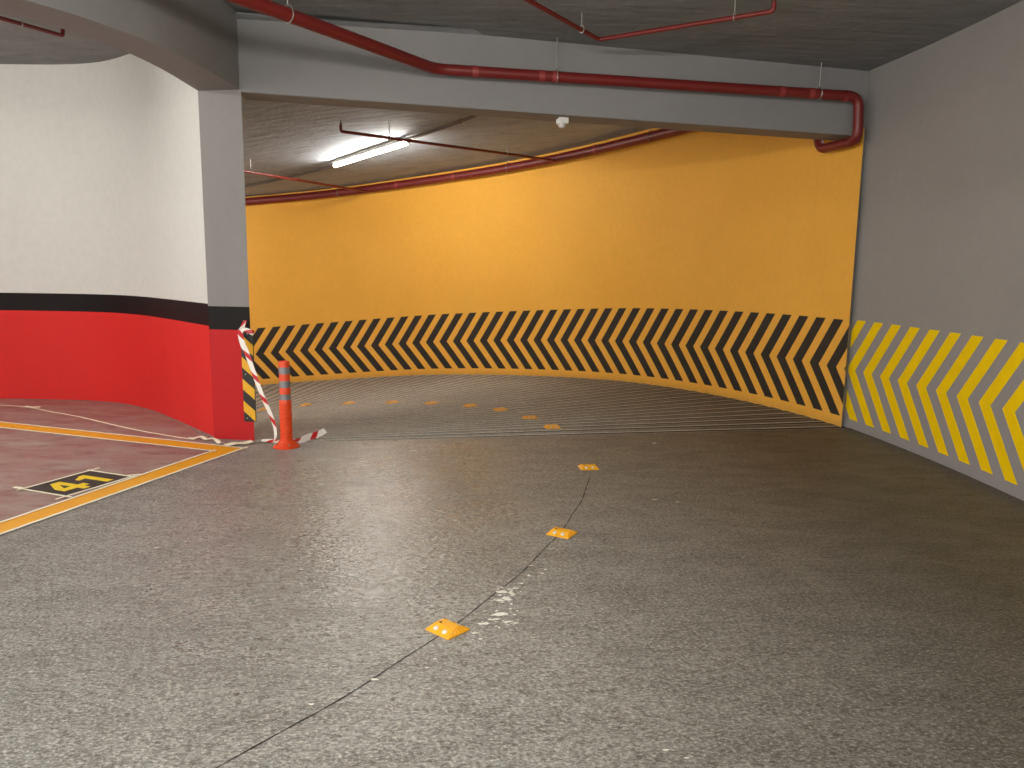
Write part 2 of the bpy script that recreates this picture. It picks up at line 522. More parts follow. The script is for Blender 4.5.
# curved ring beam over the parking bay opening
rf = catmull([(-2.287, 6.66, 0), (-2.305, 6.0, 0), (-2.36, 5.46, 0), (-2.44, 5.13, 0), (-2.56, 4.80, 0), (-2.73, 4.51, 0), (-3.08, 4.08, 0), (-3.6, 3.68, 0), (-4.4, 3.3, 0), (-5.6, 3.05, 0), (-7.4, 3.0, 0)], 8)
rk = catmull([(-2.655, 6.72, 0), (-2.635, 6.05, 0), (-2.665, 5.6, 0), (-2.735, 5.27, 0), (-2.84, 4.97, 0), (-2.99, 4.70, 0), (-3.30, 4.33, 0), (-3.78, 3.97, 0), (-4.5, 3.62, 0), (-5.65, 3.37, 0), (-7.4, 3.32, 0)], 8)
b = MB(); rows = []
for p, q in zip(rf, rk):
    zb = 2.972+max(0, (-2.6-p.x))*.012
    rows.append([(p.x, p.y, zb), (p.x, p.y, 3.85), (q.x, q.y, 3.85), (q.x, q.y, zb)])
b.grid(rows, 0, close_v=True)
b.face(rows[0])
ring = b.build('beam_curved', M['beam'], smooth=True)
tag(ring, 'curved grey concrete beam over the opening of the parking bay', 'beam', kind='structure')

# ceilings
cp = [(-2.29, -4.5), (5, -4.5), (5, 8.0), (q2.x, q2.y-.15), (-2.29, 6.82)]
cl = [(-9.5, -4.5), (-2.29, -4.5), (-2.29, 6.82)] + drum_mid + [(-9.5, 5.2)]
b = MB()
for q in (cp, cl): b.face([(x, y, zceil(x, y)) for x, y in q])
ceil1 = b.build('ceiling', M['ceil'], fix=False)
tag(ceil1, 'raw grey concrete ceiling in front of the beam', 'ceiling', kind='structure')
b = MB()
b.grid([[(*pol(t, r), zceil2(t)) for r in (rin(t), 4.2, 5.5, 7, 8.5)] for t in [ramp_start+1.5*i for i in range(101)]])
ceil2 = b.build('ceiling_ramp', M['ceil2'], fix=False, smooth=True)
tag(ceil2, 'raw concrete ceiling sloping down above the ramp', 'ceiling', kind='structure')

# ------------------------------------------------------------------ floor markings (painted on: parts of the floor)
def flat(name, mat, polys, z, parent=None, th=.0):
    b = MB()
    for p in polys: b.face([(x, y, z) for x, y in p])
    o = b.build(name, mat, parent, fix=False)
    for q in o.data.polygons:
        if q.normal.z < 0: q.flip()
    return o
tip_o = Vector((-2.272, 6.361)); d1 = Vector((-.9435, .3315)).normalized(); d2 = Vector((-.289, -.957)).normalized()
n1 = Vector((d1.y, -d1.x)); n1 = n1 if n1.dot(d2) > 0 else -n1        # towards inside of the bay
n2 = Vector((d2.y, -d2.x)); n2 = n2 if n2.dot(d1) > 0 else -n2
def corner(a, c):                                   # point offset a from line 1 and c from line 2
    A = Matrix(((n1.x, n1.y), (n2.x, n2.y)))
    return tip_o + A.inverted() @ Vector((a, c))
W = .17
L1, L2 = 4.6, 7.5
bay_pts = [corner(.02, .02), corner(.02, .02)+d2*L2, corner(.02, .02)+d2*L2+d1*5.5, corner(.02, .02)+d1*L1]
bay = flat('painted_bay', M['bay'], [[(-2.72, 6.62), (-2.35, 6.36), (-2.30, 6.34), (-4.2, .3), (-9, 1.2), (-9, 6.5)]+[(x, y) for x, y in reversed([(p[0]+.0, p[1]-.05) for p in drum_in if p[0] < -2.95 and p[1] > 6.6])]], .0012, floor)
tag(bay, 'worn burgundy floor paint inside the parking bay')
ln = flat('parking_line', M['orange_line'], [[corner(0, 0), corner(0, 0)+d1*L1, corner(W, W)+d1*L1, corner(W, W)], [corner(0, 0), corner(W, W), corner(W, W)+d2*L2, corner(0, 0)+d2*L2]], .0024, floor)
tag(ln, 'orange painted corner lines of the parking bay')

# number panel 41
pa = Vector((-3.334, 5.101)); pu = Vector((.365, .931)).normalized(); pv = Vector((.931, -.365)).normalized()   # pu: reading direction, -pv: up of the digits
PL, PW = .515, .405
panel = flat('number_panel', M['black'], [[pa, pa+pu*PL, pa+pu*PL+pv*PW, pa+pv*PW]], .0026, floor)
tag(panel, 'black rectangle with yellow parking number 41')
def dig(polys, ox, w, h, oy):
    return [[tuple(pa+pu*(ox+x*w)+pv*(PW-oy-y*h)) for x, y in p] for p in polys]
four = [[(.50, 0), (.78, 0), (.78, .20), (.78, .42), (.78, 1), (.50, 1), (.50, .42), (.50, .20)], [(0, .20), (.50, .20), (.50, .42), (0, .42)],
        [(.78, .20), (1, .20), (1, .42), (.78, .42)], [(0, .42), (.25, .42), (.50, .76), (.50, 1), (.40, 1), (0, .50)]]
one = [[(.42, 0), (.80, 0), (.80, 1), (.50, 1), (.42, .93), (.42, .70)], [(.05, .66), (.42, .70), (.42, .93), (.05, .80)]]
num = flat('number', M['yellow'], dig(four, .07, .20, .30, .05)+dig(one, .29, .16, .30, .05), .0034, panel)
num.parent = panel
tag(num, 'yellow digits 41')

# joint line through the studs, residue of white paint
jp = []
for k in range(90):
    t = -50+k*.5; jp.append(Vector((*pol(t, 5.39+.0002*(t+17)**2+.004*math.sin(t*.9)), 0)))
b = MB()
rows = []
for i, p in enumerate(jp):
    a = jp[max(0, i-1)]; c = jp[min(len(jp)-1, i+1)]; t_ = (c-a).normalized(); nn = Vector((-t_.y, t_.x, 0))
    w = .0028+.0010*math.sin(i*1.7)
    rows.append([p+nn*w+Vector((0, 0, .0014)), p-nn*w+Vector((0, 0, .0014))])
b.grid(rows)
j = b.build('floor_joint', M['joint'], floor, fix=False); tag(j, 'thin dark joint line running through the road studs')
b = MB()
def blob(cx, cy, rx, ry, rot, n=11):
    ps = []
    for k in range(n):
        a = 2*PI*k/n; r = random.uniform(.45, 1.1)
        x, y = rx*r*math.cos(a), ry*r*math.sin(a)
        ps.append((cx+x*math.cos(rot)-y*math.sin(rot), cy+x*math.sin(rot)+y*math.cos(rot), .0016))
    b.face(ps)
for x, y, rx, ry in [(-.065, 3.18, .045, .018), (.0, 3.27, .05, .022), (.035, 3.20, .03, .013), (.07, 3.19, .02, .008), (-.02, 3.22, .03, .012), (-.10, 3.09, .022, .01), (-.075, 3.04, .014, .012),
                     (.03, 3.44, .035, .03), (.01, 3.52, .03, .02), (.055, 3.50, .02, .03), (.07, 3.56, .018, .012), (.00, 3.42, .03, .012), (.14, 3.72, .012, .01), (.21, 3.75, .012, .008), (.10, 3.62, .02, .006),
                     (-.14, 3.14, .014, .006), (.16, 3.85, .016, .006), (.23, 3.80, .012, .01), (.05, 3.33, .012, .007), (.28, 4.1, .014, .006),
                     (-.32, 2.80, .012, .004), (-.25, 2.87, .010, .004),
                     (.98, 5.05, .03, .008), (1.12, 5.0, .02, .006), (-.83, 6.35, .07, .03), (-1.05, 6.15, .03, .01), (1.28, 6.75, .03, .02), (.56, 2.30, .014, .005), (.62, 2.26, .010, .004)]:
    dx = -.045 if .9 > x > -.3 else 0
    blob(x+dx, y, rx, ry, .15)
    for k in range(5 if abs(x) < .3 else 2):
        blob(x+dx+random.gauss(0, rx*1.3), y+random.gauss(0, ry*1.8), rx*random.uniform(.1, .4), ry*random.uniform(.15, .5), .15, 8)
st = b.build('paint_residue', M['stain'], floor, fix=False); tag(st, 'flaked white paint stains on the concrete')
for p in st.data.polygons:
    if p.normal.z < 0: p.flip()

# ------------------------------------------------------------------ masking tape strips (things lying on the floor)
def strip(pts, w, name, label, cat, group, z=.0045, wob=.0, mat='masking'):
    pts = [Vector((p[0], p[1], 0)) for p in pts]
    P = []
    for a, c in zip(pts, pts[1:]):
        n = max(2, int((c-a).length/.06))
        for k in range(n): P.append(a.lerp(c, k/n))
    P.append(pts[-1]); b = MB(); rows = []
    for i, p in enumerate(P):
        a = P[max(0, i-1)]; c = P[min(len(P)-1, i+1)]; t_ = (c-a).normalized(); nn = Vector((-t_.y, t_.x, 0))
        ww = w*(.5+random.uniform(-.03, .03)); zz = z+wob*(.5+.5*math.sin(i*.55+len(P)))
        off = nn*random.uniform(-.002, .002)
        rows.append([p+off+nn*ww+Vector((0, 0, zz)), p+off+nn*ww*.3+Vector((0, 0, zz+.001+wob*.5)), p+off-nn*ww+Vector((0, 0, zz))])
    b.grid(rows)
    o = b.build(name, M[mat], fix=False)
    for q in o.data.polygons:
        if q.normal.z < 0: q.flip()
    o.data.validate()
    return tag(o, label, cat, group)
tw = .026
G1 = 'masking tape strips edging the orange parking line'
strip([corner(-.008, -.008)-d1*.03, corner(-.008, 0)+d1*L1], tw, 'masking_tape', 'cream tape strip along the wall-side edge of the far orange line', 'tape', G1)
strip([corner(W+.004, W-.03), corner(W+.004, W)+d1*L1], tw, 'masking_tape', 'cream tape strip along the inner edge of the far orange line, facing the number 41', 'tape', G1, .0052)
strip([corner(-.008, -.008)-d2*.04, corner(0, -.008)+d2*L2], tw, 'masking_tape', 'cream tape strip along the driveway-side edge of the near orange line', 'tape', G1, .006)
strip([corner(W-.03, W+.004), corner(W, W+.004)+d2*L2], tw, 'masking_tape', 'cream tape strip along the edge of the near orange line next to the number 41', 'tape', G1, .006)
G2 = 'masking tape strips around the number 41'
e = .008
strip([pa-pu*.05-pv*e, pa+pu*(PL+.09)-pv*e], .022, 'masking_tape', 'cream tape strip along the top edge of the black 41 panel', 'tape', G2, .0062)
strip([pa-pu*.09+pv*(PW+e), pa+pu*(PL+.08)+pv*(PW+e)], .022, 'masking_tape', 'cream tape strip along the bottom edge of the black 41 panel', 'tape', G2, .0072)
strip([pa-pv*.09-pu*e, pa+pv*(PW+.06)-pu*e], .022, 'masking_tape', 'cream tape strip along the end of the black panel next to the digit 4', 'tape', G2, .0062)
strip([pa-pv*.03+pu*(PL+e), pa+pv*(PW+.05)+pu*(PL+e)], .022, 'masking_tape', 'cream tape strip along the end of the black panel next to the digit 1', 'tape', G2, .0066)
cpt = pa+pu*(PL+e)+pv*(PW+e)
strip([cpt-pv*.05-pu*.03, cpt+pv*.04+pu*.075], .02, 'masking_tape', 'short twisted cream tape end at the corner of the panel beyond the digit 1', 'tape', G2, .011, .004)
strip([pa-pv*.075-pu*.015, pa+pv*.02-pu*.01], .034, 'masking_tape', 'short crumpled cream tape end at the panel corner above the digit 4', 'tape', G2, .011, .003)
strip([tuple(p)[:2] for p in catmull([(-6.2, 8.25, 0), (-5.528, 8.178, 0), (-5.128, 8.057, 0), (-4.75, 7.83, 0), (-4.347, 7.60, 0), (-3.581, 7.076, 0), (-3.1, 6.80, 0), (-2.80, 6.655, 0)], 4)],
      .030, 'masking_tape', 'long thin cream tape strip running in front of the red wall base', 'tape', 'loose masking tape by the red wall', .0045)
strip([(-5.20, 8.10), (-5.08, 8.02), (-4.98, 8.0)], .05, 'masking_tape', 'small cream tape knot on the long strip by the red wall', 'tape', 'loose masking tape by the red wall', .010, .012)
strip([tuple(p)[:2] for p in catmull([(-2.86, 6.67, 0), (-2.76, 6.70, 0), (-2.68, 6.64, 0), (-2.60, 6.63, 0), (-2.55, 6.54, 0), (-2.50, 6.50, 0)], 4)], .045, 'masking_tape', 'crumpled white tape end lying at the foot of the red column corner', 'tape', 'loose masking tape by the red wall', .008, .012)
strip([tuple(p)[:2] for p in catmull([(-2.46, 6.44, 0), (-2.37, 6.50, 0), (-2.27, 6.58, 0)], 4)], .10, 'masking_tape', 'wide torn cream tape piece in front of the red column below the hazard plate', 'tape', 'loose masking tape by the red wall', .008, .008)

# scraps of litter
def scrap(x, y, s, label):
    b = MB(); ps = []
    rot = random.random()*3
    for k in range(6):
        a = k/6*2*PI+rot
        ps.append((x+s*math.cos(a)*random.uniform(.6, 1.3), y+.6*s*math.sin(a)*random.uniform(.6, 1.2), .004+random.random()*.006))
    for k in range(6): b.face([(x, y, .009), ps[k], ps[(k+1) % 6]])
    o = b.build('paper_scrap', M['litter'], fix=True); return tag(o, label, 'litter', 'paper scraps on the driveway')
scrap(-1.93, 4.03, .017, 'tiny white paper scrap on open concrete near the orange parking line')
scrap(-.70, 2.53, .012, 'tiny white scrap beside the joint line, closest to the camera')
scrap(-.505, 2.70, .016, 'pale yellowish scrap on the joint line before the first road stud')

# ------------------------------------------------------------------ road studs
def make_stud():
    r = empty('road_stud')
    Wd, Ln, Hh = .072, .066, .027          # half width (x), half length (y, travel direction), height
    tw_, tl = .048, .022
    b = MB()
    base = [(-Wd, -Ln, 0), (Wd, -Ln, 0), (Wd, Ln, 0), (-Wd, Ln, 0)]
    lip = [(x, y, .005) for x, y, z in base]
    top = [(-tw_, -tl, Hh), (tw_, -tl, Hh), (tw_, tl, Hh), (-tw_, tl, Hh)]
    for i in range(4):
        k = (i+1) % 4
        b.face([base[i], base[k], lip[k], lip[i]]); b.face([lip[i], lip[k], top[k], top[i]])
    b.face(top); b.face(list(reversed(base)))
    o = b.build('body', M['stud'], r)
    bv = o.modifiers.new('bevel', 'BEVEL'); bv.width = .0025; bv.segments = 2
    # cooling ribs on the two side slopes
    for sx in (-1, 1):
        b = MB()
        for k in range(5):
            y0 = -.034+k*.017
            f = 1-abs(y0)/.09
            a = Vector((sx*Wd*.96, y0*1.25, .007)); c = Vector((sx*tw_*1.04, y0*.55, Hh+.0008))
            b.sweep([a, c], .0022, 6)
        b.build('rib_set', M['stud'], r, smooth=True)
    # two round reflectors on each traffic face
    for sy in (-1, 1):
        d = Vector((0, sy*(tl-Ln), Hh-.005)).normalized(); nn = Vector((0, sy*(Hh-.005), (Ln-tl))).normalized()
        cpt = Vector((0, sy*(Ln+tl)/2, (Hh+.005)/2))
        for sx in (-1, 1):
            c = cpt+Vector((sx*.026, 0, 0)); b = MB()
            X = Vector((1, 0, 0)); Y = nn.cross(X)
            rows = []
            for rad, h in ((.0120, -.001), (.0120, .0018), (.0100, .0030), (.006, .0038), (.0005, .0042)):
                rows.append([c+(X*math.cos(2*PI*k/18)+Y*math.sin(2*PI*k/18))*rad+nn*h for k in range(18)])
            b.grid(rows, 0, close_v=True)
            q = b.build('reflector', M['lens'], r, smooth=True); tag(q, 'round white reflector')
    b = MB(); b.lathe([(.006, Hh-.004), (.006, Hh+.0008), (.003, Hh+.0010), (0.0001, Hh+.0006)], (-.034, -.008, 0), 12)
    b.build('bolt_hole', M['hole'], r)
    return r
studs = [((-.264, 3.120), (.654, .756)), ((.305, 4.347), (.50, .87)), ((.606, 5.86), (-.12, .99))]
polar = [(13.7, 5.35), (21, 5.35), (29.1, 5.345), (34.8, 5.24), (42.2, 5.11), (50.9, 5.09), (59.8, 5.06), (69.3, 5.15), (77.5, 5.2)]
slabels = ['amber road stud beside the flaked white paint stains on the joint line',
           'amber road stud second from the camera, with the joint line passing under it',
           'amber road stud at the far end of the joint line, last one before the grooves',
           'amber road stud on the first grooves of the ramp, nearest the ramp edge',
           'amber road stud on the ramp, second from the ramp edge',
           'amber road stud on the ramp, third from the ramp edge',
           'amber road stud on the ramp, fourth from the ramp edge',
           'amber road stud on the ramp, fifth from the ramp edge',
           'amber road stud on the ramp, sixth from the ramp edge',
           'amber road stud on the ramp, second one beyond the orange post',
           'amber road stud on the ramp, first one beyond the orange post',
           'amber road stud half seen behind the hazard plate and striped tape']
proto = make_stud()
for i in range(12):
    o = proto if i == 0 else copy_tree(proto)
    if i < 3:
        (x, y), (fx, fy) = studs[i]; z = 0.0
        ang = math.atan2(fy, fx)-PI/2; tilt = (0, 0)
        o.location = (x, y, z); o.rotation_euler = (0, 0, ang)
    else:
        t, r = polar[i-3]; x, y = pol(t, r); z = zramp(t, r)
        slope = (zramp(t+1, r)-zramp(t-1, r))/(2*math.radians(1)*r)
        o.location = (x, y, z-.001)
        o.rotation_euler = (math.atan(slope), 0, math.radians(t))
    tag(o, slabels[i], 'road stud', 'amber road studs along the lane line')

# ------------------------------------------------------------------ bollard
bo = empty('flexible_bollard', (-1.925, 6.445, 0))
tag(bo, 'orange flexible lane post with three grey reflective bands beside the red column', 'bollard')
b = MB(); b.lathe([(.112, 0), (.112, .008), (.104, .014), (.080, .034), (.062, .052), (.056, .060), (.05, .060)], n=36)
bbase = b.build('base', M['post'], bo, smooth=True, angle=50)
Ht = .742
prof = [(.052, .055)]
z = .075
for k in range(11):
    prof += [(.0525, z), (.0525, z+.012), (.0495, z+.014), (.0495, z+.022)]; z += .026
prof += [(.051, z+.01), (.0505, .400), (.0455, .408), (.0445, .730), (.042, .739), (.036, .742), (.033, .742), (.031, .720)]
b = MB(); b.lathe(prof, n=36)
bpost = b.build('post', M['post'], bo, smooth=True, angle=35)
for zt in (.627, .511, .400+.0):
    zz = {.627: (.632, .690), .511: (.516, .574), .400: (.410, .460)}[zt]
    b = MB(); b.lathe([(.0446, zz[0]), (.0470, zz[0]+.001), (.0470, zz[1]-.001), (.0446, zz[1])], n=36, caps=False)
    q = b.build('reflective_band', M['band'], bpost, smooth=True); tag(q, 'grey reflective band')
for a in range(4):
    b = MB(); an = a*PI/2+.5
    b.lathe([(.010, .026), (.010, .036), (.004, .038), (.0001, .038)], (.088*math.cos(an), .088*math.sin(an), 0), 10)
    b.build('bolt', M['screw'], bbase)

# ------------------------------------------------------------------ hazard plate on the column
hp = empty('hazard_plate', (-2.372, 6.664, .18))
tag(hp, 'black and yellow diagonal striped hazard plate fixed to the red column edge', 'hazard sign')
fu = Vector((CB[0]-CA[0], CB[1]-CA[1], 0)).normalized(); fn = Vector((fu.y, -fu.x, 0))
pl0 = Vector((-2.356, 0, .172)); k = (pl0.x-CA[0])/fu.x; pl0 = Vector((CA[0]+fu.x*k, CA[1]+fu.y*k, .172))
hp.location = pl0
def P(u, z, o): return fu*u+fn*o+Vector((0, 0, z))
PWd, PH = .108, .805
b = MB()
F = [P(0, 0, .014), P(PWd, 0, .014), P(PWd, PH, .014), P(0, PH, .014)]; K = [P(0, 0, .001), P(PWd, 0, .001), P(PWd, PH, .001), P(0, PH, .001)]
b.face(F, 0, [(0, PH), (PWd, PH), (PWd, 0), (0, 0)])
b.face(list(reversed(K)), 1)
for i in range(4):
    kk = (i+1) % 4; b.face([K[i], K[kk], F[kk], F[i]], 1)
hpanel = b.build('panel', [M['plate'], M['black']], hp, fix=False)
for u, z in ((.030, .03), (.030, .42), (.060, .775)):
    b = MB(); c = P(u, z, .014); rows = []
    for rad, h in ((.006, 0), (.006, .002), (.003, .0035), (.0002, .0036)):
        rows.append([c+(fu*math.cos(2*PI*q/12)+Vector((0, 0, 1))*math.sin(2*PI*q/12))*rad+fn*h for q in range(12)])
    b.grid(rows, 0, close_v=True); b.build('screw', M['screw'], hpanel, smooth=True)

# ------------------------------------------------------------------ barrier tape
def ribbon(b, pts, w, side0=None, twist=0.0, u0=0, ups=None):
    P_ = catmull(pts, 6); rows = []; uvs = []; u = u0
    for i, p in enumerate(P_):
        a = P_[max(0, i-1)]; c = P_[min(len(P_)-1, i+1)]; t_ = (c-a).normalized()
        if i: u += (p-P_[i-1]).length
        ang = twist*i/len(P_)
        ref = Vector(side0) if side0 else Vector((1, 0, 0))
        s_ = (ref-t_*ref.dot(t_)).normalized(); s_ = Matrix.Rotation(ang, 3, t_) @ s_
        ww = w[0]+(w[1]-w[0])*i/(len(P_)-1) if isinstance(w, tuple) else w
        nn = t_.cross(s_)
        rows.append([p+s_*ww/2, p+nn*ww*.08, p-s_*ww/2]); uvs.append([(u, 0), (u, .5), (u, 1)])
    b.grid(rows, 0, uvs); return u
b = MB()
# loop tied to the top of the plate
ribbon(b, [(-2.352, 6.628, .96), (-2.332, 6.615, 1.0), (-2.312, 6.61, 1.035), (-2.302, 6.62, 1.065), (-2.314, 6.635, 1.03), (-2.335, 6.635, .99), (-2.35, 6.63, .955)], .028, (1, 0, .3), 0, .085)
ribbon(b, [(-2.36, 6.628, .98), (-2.30, 6.612, .985), (-2.25, 6.62, .965), (-2.235, 6.63, .955)], (.03, .05), (0, .2, 1), 0, .09)
u = ribbon(b, [(-2.345, 6.625, .985), (-2.345, 6.615, .95), (-2.318, 6.59, .86), (-2.285, 6.585, .79), (-2.236, 6.575, .643), (-2.156, 6.55, .43), (-2.078, 6.535, .25), (-2.048, 6.53, .14), (-2.045, 6.52, .07), (-2.06, 6.50, .025)], .046, (1, .15, .2), 1.0, .16)
# tail on the floor
ribbon(b, [(-2.20, 6.64, .012), (-2.16, 6.61, .014), (-2.12, 6.585, .020), (-2.03, 6.56, .02), (-1.93, 6.58, .022), (-1.85, 6.60, .02), (-1.80, 6.68, .035), (-1.75, 6.74, .04), (-1.71, 6.78, .055), (-1.68, 6.80, .07)], (.03, .075), (.1, 1, .45), .3, .06)
bt = b.build('barrier_tape', M['tape'], smooth=True, fix=False)
tag(bt, 'red and white barrier tape knotted on the hazard plate and trailing to the orange post', 'tape')

# ------------------------------------------------------------------ pipes
def hanger(parent, p, zc, rad, r=.004):
    """ring clamp around the pipe with a threaded rod up to the ceiling"""
    p = Vector(p); b = MB()
    b.sweep([p+Vector((0, 0, rad+.01)), Vector((p.x, p.y, zc))], r, 8)
    ring_ = []
    return b, p
def add_hanger(parent, p, zc, rad, tdir):
    p = Vector(p); t_ = Vector(tdir).normalized(); s_ = Vector((-t_.y, t_.x, 0)).normalized()
    b = MB()
    loop = [p+s_*math.cos(a)*(rad+.004)+Vector((0, 0, 1))*(math.sin(a)*(rad+.004)+(.012 if math.sin(a) > .5 else 0)) for a in [2*PI*k/16+PI/2 for k in range(17)]]
    b.sweep(loop, .0045, 6)
    b.sweep([p+Vector((0, 0, rad+.012)), Vector((p.x, p.y, zc-.006))], .005, 8)
    q = b.build('hanger', M['hanger'], parent, smooth=True); tag(q, 'thin metal hanger rod and ring')
def sprinkler(parent, p, up=.05):
    p = Vector(p); b = MB()
    b.lathe([(.017, -.002), (.017, .022), (.012, .024), (.012, .040), (.006, .044), (.006, .058), (.016, .060), (.016, .063), (.001, .064)], tuple(p), 14)
    b.build('sprinkler_head', M['brass'], parent, smooth=True)

def coupling(parent, p, d, rad, ln=.05):
    p = Vector(p); d = Vector(d).normalized(); b = MB()
    b.sweep([p-d*ln/2, p-d*ln*.36, p-d*ln*.36, p+d*ln*.36, p+d*ln*.36, p+d*ln/2], [rad*1.01, rad*1.03, rad*1.07, rad*1.07, rad*1.03, rad*1.01], 20)
    b.build('coupling', M['coupling'], parent, smooth=True)

# A: large main along the beam
RA = .046
A_ = [(-2.98, 2.86, 3.15), (-.681, 6.808, 3.188), (3.205, 7.515, 3.160), (3.225, 7.52, 2.765), (3.09, 8.10, 2.765), (3.06, 8.16, 3.15)]
ra = empty('fire_main_pipe', (-.681, 6.808, 3.188)); tag(ra, 'thick red fire pipe along the grey beam, bending down at the wall', 'pipe')
o0 = Vector(ra.location)
b = MB(); b.sweep([Vector(p)-o0 for p in fillet(A_, .11, 8)], RA, 20); b.build('pipe_run', M['pipe'], ra, smooth=True)
dA = Vector(A_[2])-Vector(A_[1])
for f in (.086, .232, .262, .80, .875): coupling(ra, Vector(A_[1])+dA*f-o0, dA, RA)
for f in (.266, .897): 
    p = Vector(A_[1])+dA*f; add_hanger(ra, p-o0, zceil(p.x, p.y)-o0.z, RA, dA)
p = Vector(A_[1]).lerp(Vector(A_[0]), .36); add_hanger(ra, p-o0, zceil(p.x, p.y)-o0.z, RA, Vector(A_[1])-Vector(A_[0]))
b = MB(); b.sweep([Vector(A_[2])-o0+Vector((-.16, -.02, 0)), Vector(A_[2])-o0+Vector((-.125, -.016, 0))], RA*1.13, 20); b.build('coupling', M['coupling'], ra, smooth=True)

# B: main along the orange wall
RB = .066
Bp = []
t = 12.0
while t <= 118: Bp.append(Vector((*pol(t, rwall(t)-.15), zf(t)+3.36))); t += 1.5
rb = empty('wall_fire_pipe', Bp[30]); tag(rb, 'thick red fire pipe following the top of the curved orange wall', 'pipe')
o0 = Vector(rb.location)
b = MB(); b.sweep([p-o0 for p in Bp], RB, 16); b.build('pipe_run', M['pipe'], rb, smooth=True)
for t in (34.5, 54.4, 78):
    p = Vector((*pol(t, rwall(t)-.15), zf(t)+3.36)); d = Vector((-math.sin(math.radians(t)), math.cos(math.radians(t)), 0))
    add_hanger(rb, p-o0, zceil2(t)-o0.z, RB, d)
for t in (42, 62, 70):
    p = Vector((*pol(t, rwall(t)-.15), zf(t)+3.36)); d = Vector((*pol(t+.5, rwall(t)-.15), zf(t+.5)))-Vector((*pol(t-.5, rwall(t)-.15), zf(t-.5)))
    coupling(rb, p-o0, d, RB)

# C: branches across the ramp ceiling
def branch(name, pts, rad, label, hooks, head=True, zc=None, group=None):
    o = empty(name, pts[0]); tag(o, label, 'pipe', group); o0 = Vector(pts[0])
    b = MB(); b.sweep([Vector(p)-o0 for p in fillet(pts, .05, 5)], rad, 12); b.build('pipe_run', M['pipe'], o, smooth=True)
    for p, d in hooks: add_hanger(o, Vector(p)-o0, zc(p)-o0.z, rad, d)
    return o, o0
def zc2(p): return zceil2(math.degrees(math.atan2(p[1]-CY, p[0]-CX)))
def zc1(p): return zceil(p[0], p[1])
GB = 'thin red sprinkler branch pipes'
e0, e1 = Vector((-2.03, 9.315, 3.085)), Vector((.575, 12.05, 3.155))
o, o0 = branch('sprinkler_pipe', [e0+Vector((0, 0, .06)), e0, e1], .019, 'thin dark red sprinkler pipe crossing beside the lit tube lamp', [(e0.lerp(e1, .185), e1-e0), (e0.lerp(e1, .735), e1-e0)], zc=zc2, group=GB)
sprinkler(o, e0+Vector((0, 0, .055))-o0)
f0, f1 = Vector((-4.05, 9.45, 2.765)), Vector((-2.70, 13.80, 2.82))
f0 = Vector((-4.10, 9.39, 2.765))
o, o0 = branch('sprinkler_pipe', [f0, Vector((-3.654, 10.685, 2.781)), Vector((-2.709, 13.43, 2.812)), Vector((-2.62, 13.92, 2.84))], .019, 'thin red sprinkler pipe between the column and the orange wall, beyond the lit tube', [((-3.60, 10.82, 2.783), (.33, .94, 0))], zc=zc2, group=GB)
# D: bent branch on the near ceiling
g = [(-.28, 5.17, 3.395), (.666, 6.553, 3.367), (1.798, 5.726, 3.341), (1.798, 5.726, 3.405)]
g[0] = tuple(Vector((.666, 6.553, 3.367))+(Vector((.078, 5.684, 3.381))-Vector((.666, 6.553, 3.367)))*3.2)
o, o0 = branch('sprinkler_pipe', g, .017, 'thin red V-shaped sprinkler pipe on the ceiling before the beam', [(Vector(g[1]).lerp(Vector(g[0]), .085), Vector(g[1])-Vector(g[0])), (Vector(g[1]).lerp(Vector(g[2]), .80), Vector(g[2])-Vector(g[1]))], zc=zc1, group=GB)
sprinkler(o, Vector(g[3])-o0)
# E: stub inside the parking bay
h = [(-4.9, 5.2, 3.50), (-3.922, 7.032, 3.476), (-3.922, 7.032, 3.53)]
h[0] = tuple(Vector((-3.922, 7.032, 3.476))+(Vector((-4.164, 6.573, 3.481))-Vector((-3.922, 7.032, 3.476)))*4)
o, o0 = branch('sprinkler_pipe', h, .017, 'short dark red sprinkler pipe above the white wall of the bay', [(Vector(h[1]).lerp(Vector(h[0]), .17), Vector(h[1])-Vector(h[0]))], zc=zc1, group=GB)
sprinkler(o, Vector(h[2])-o0)

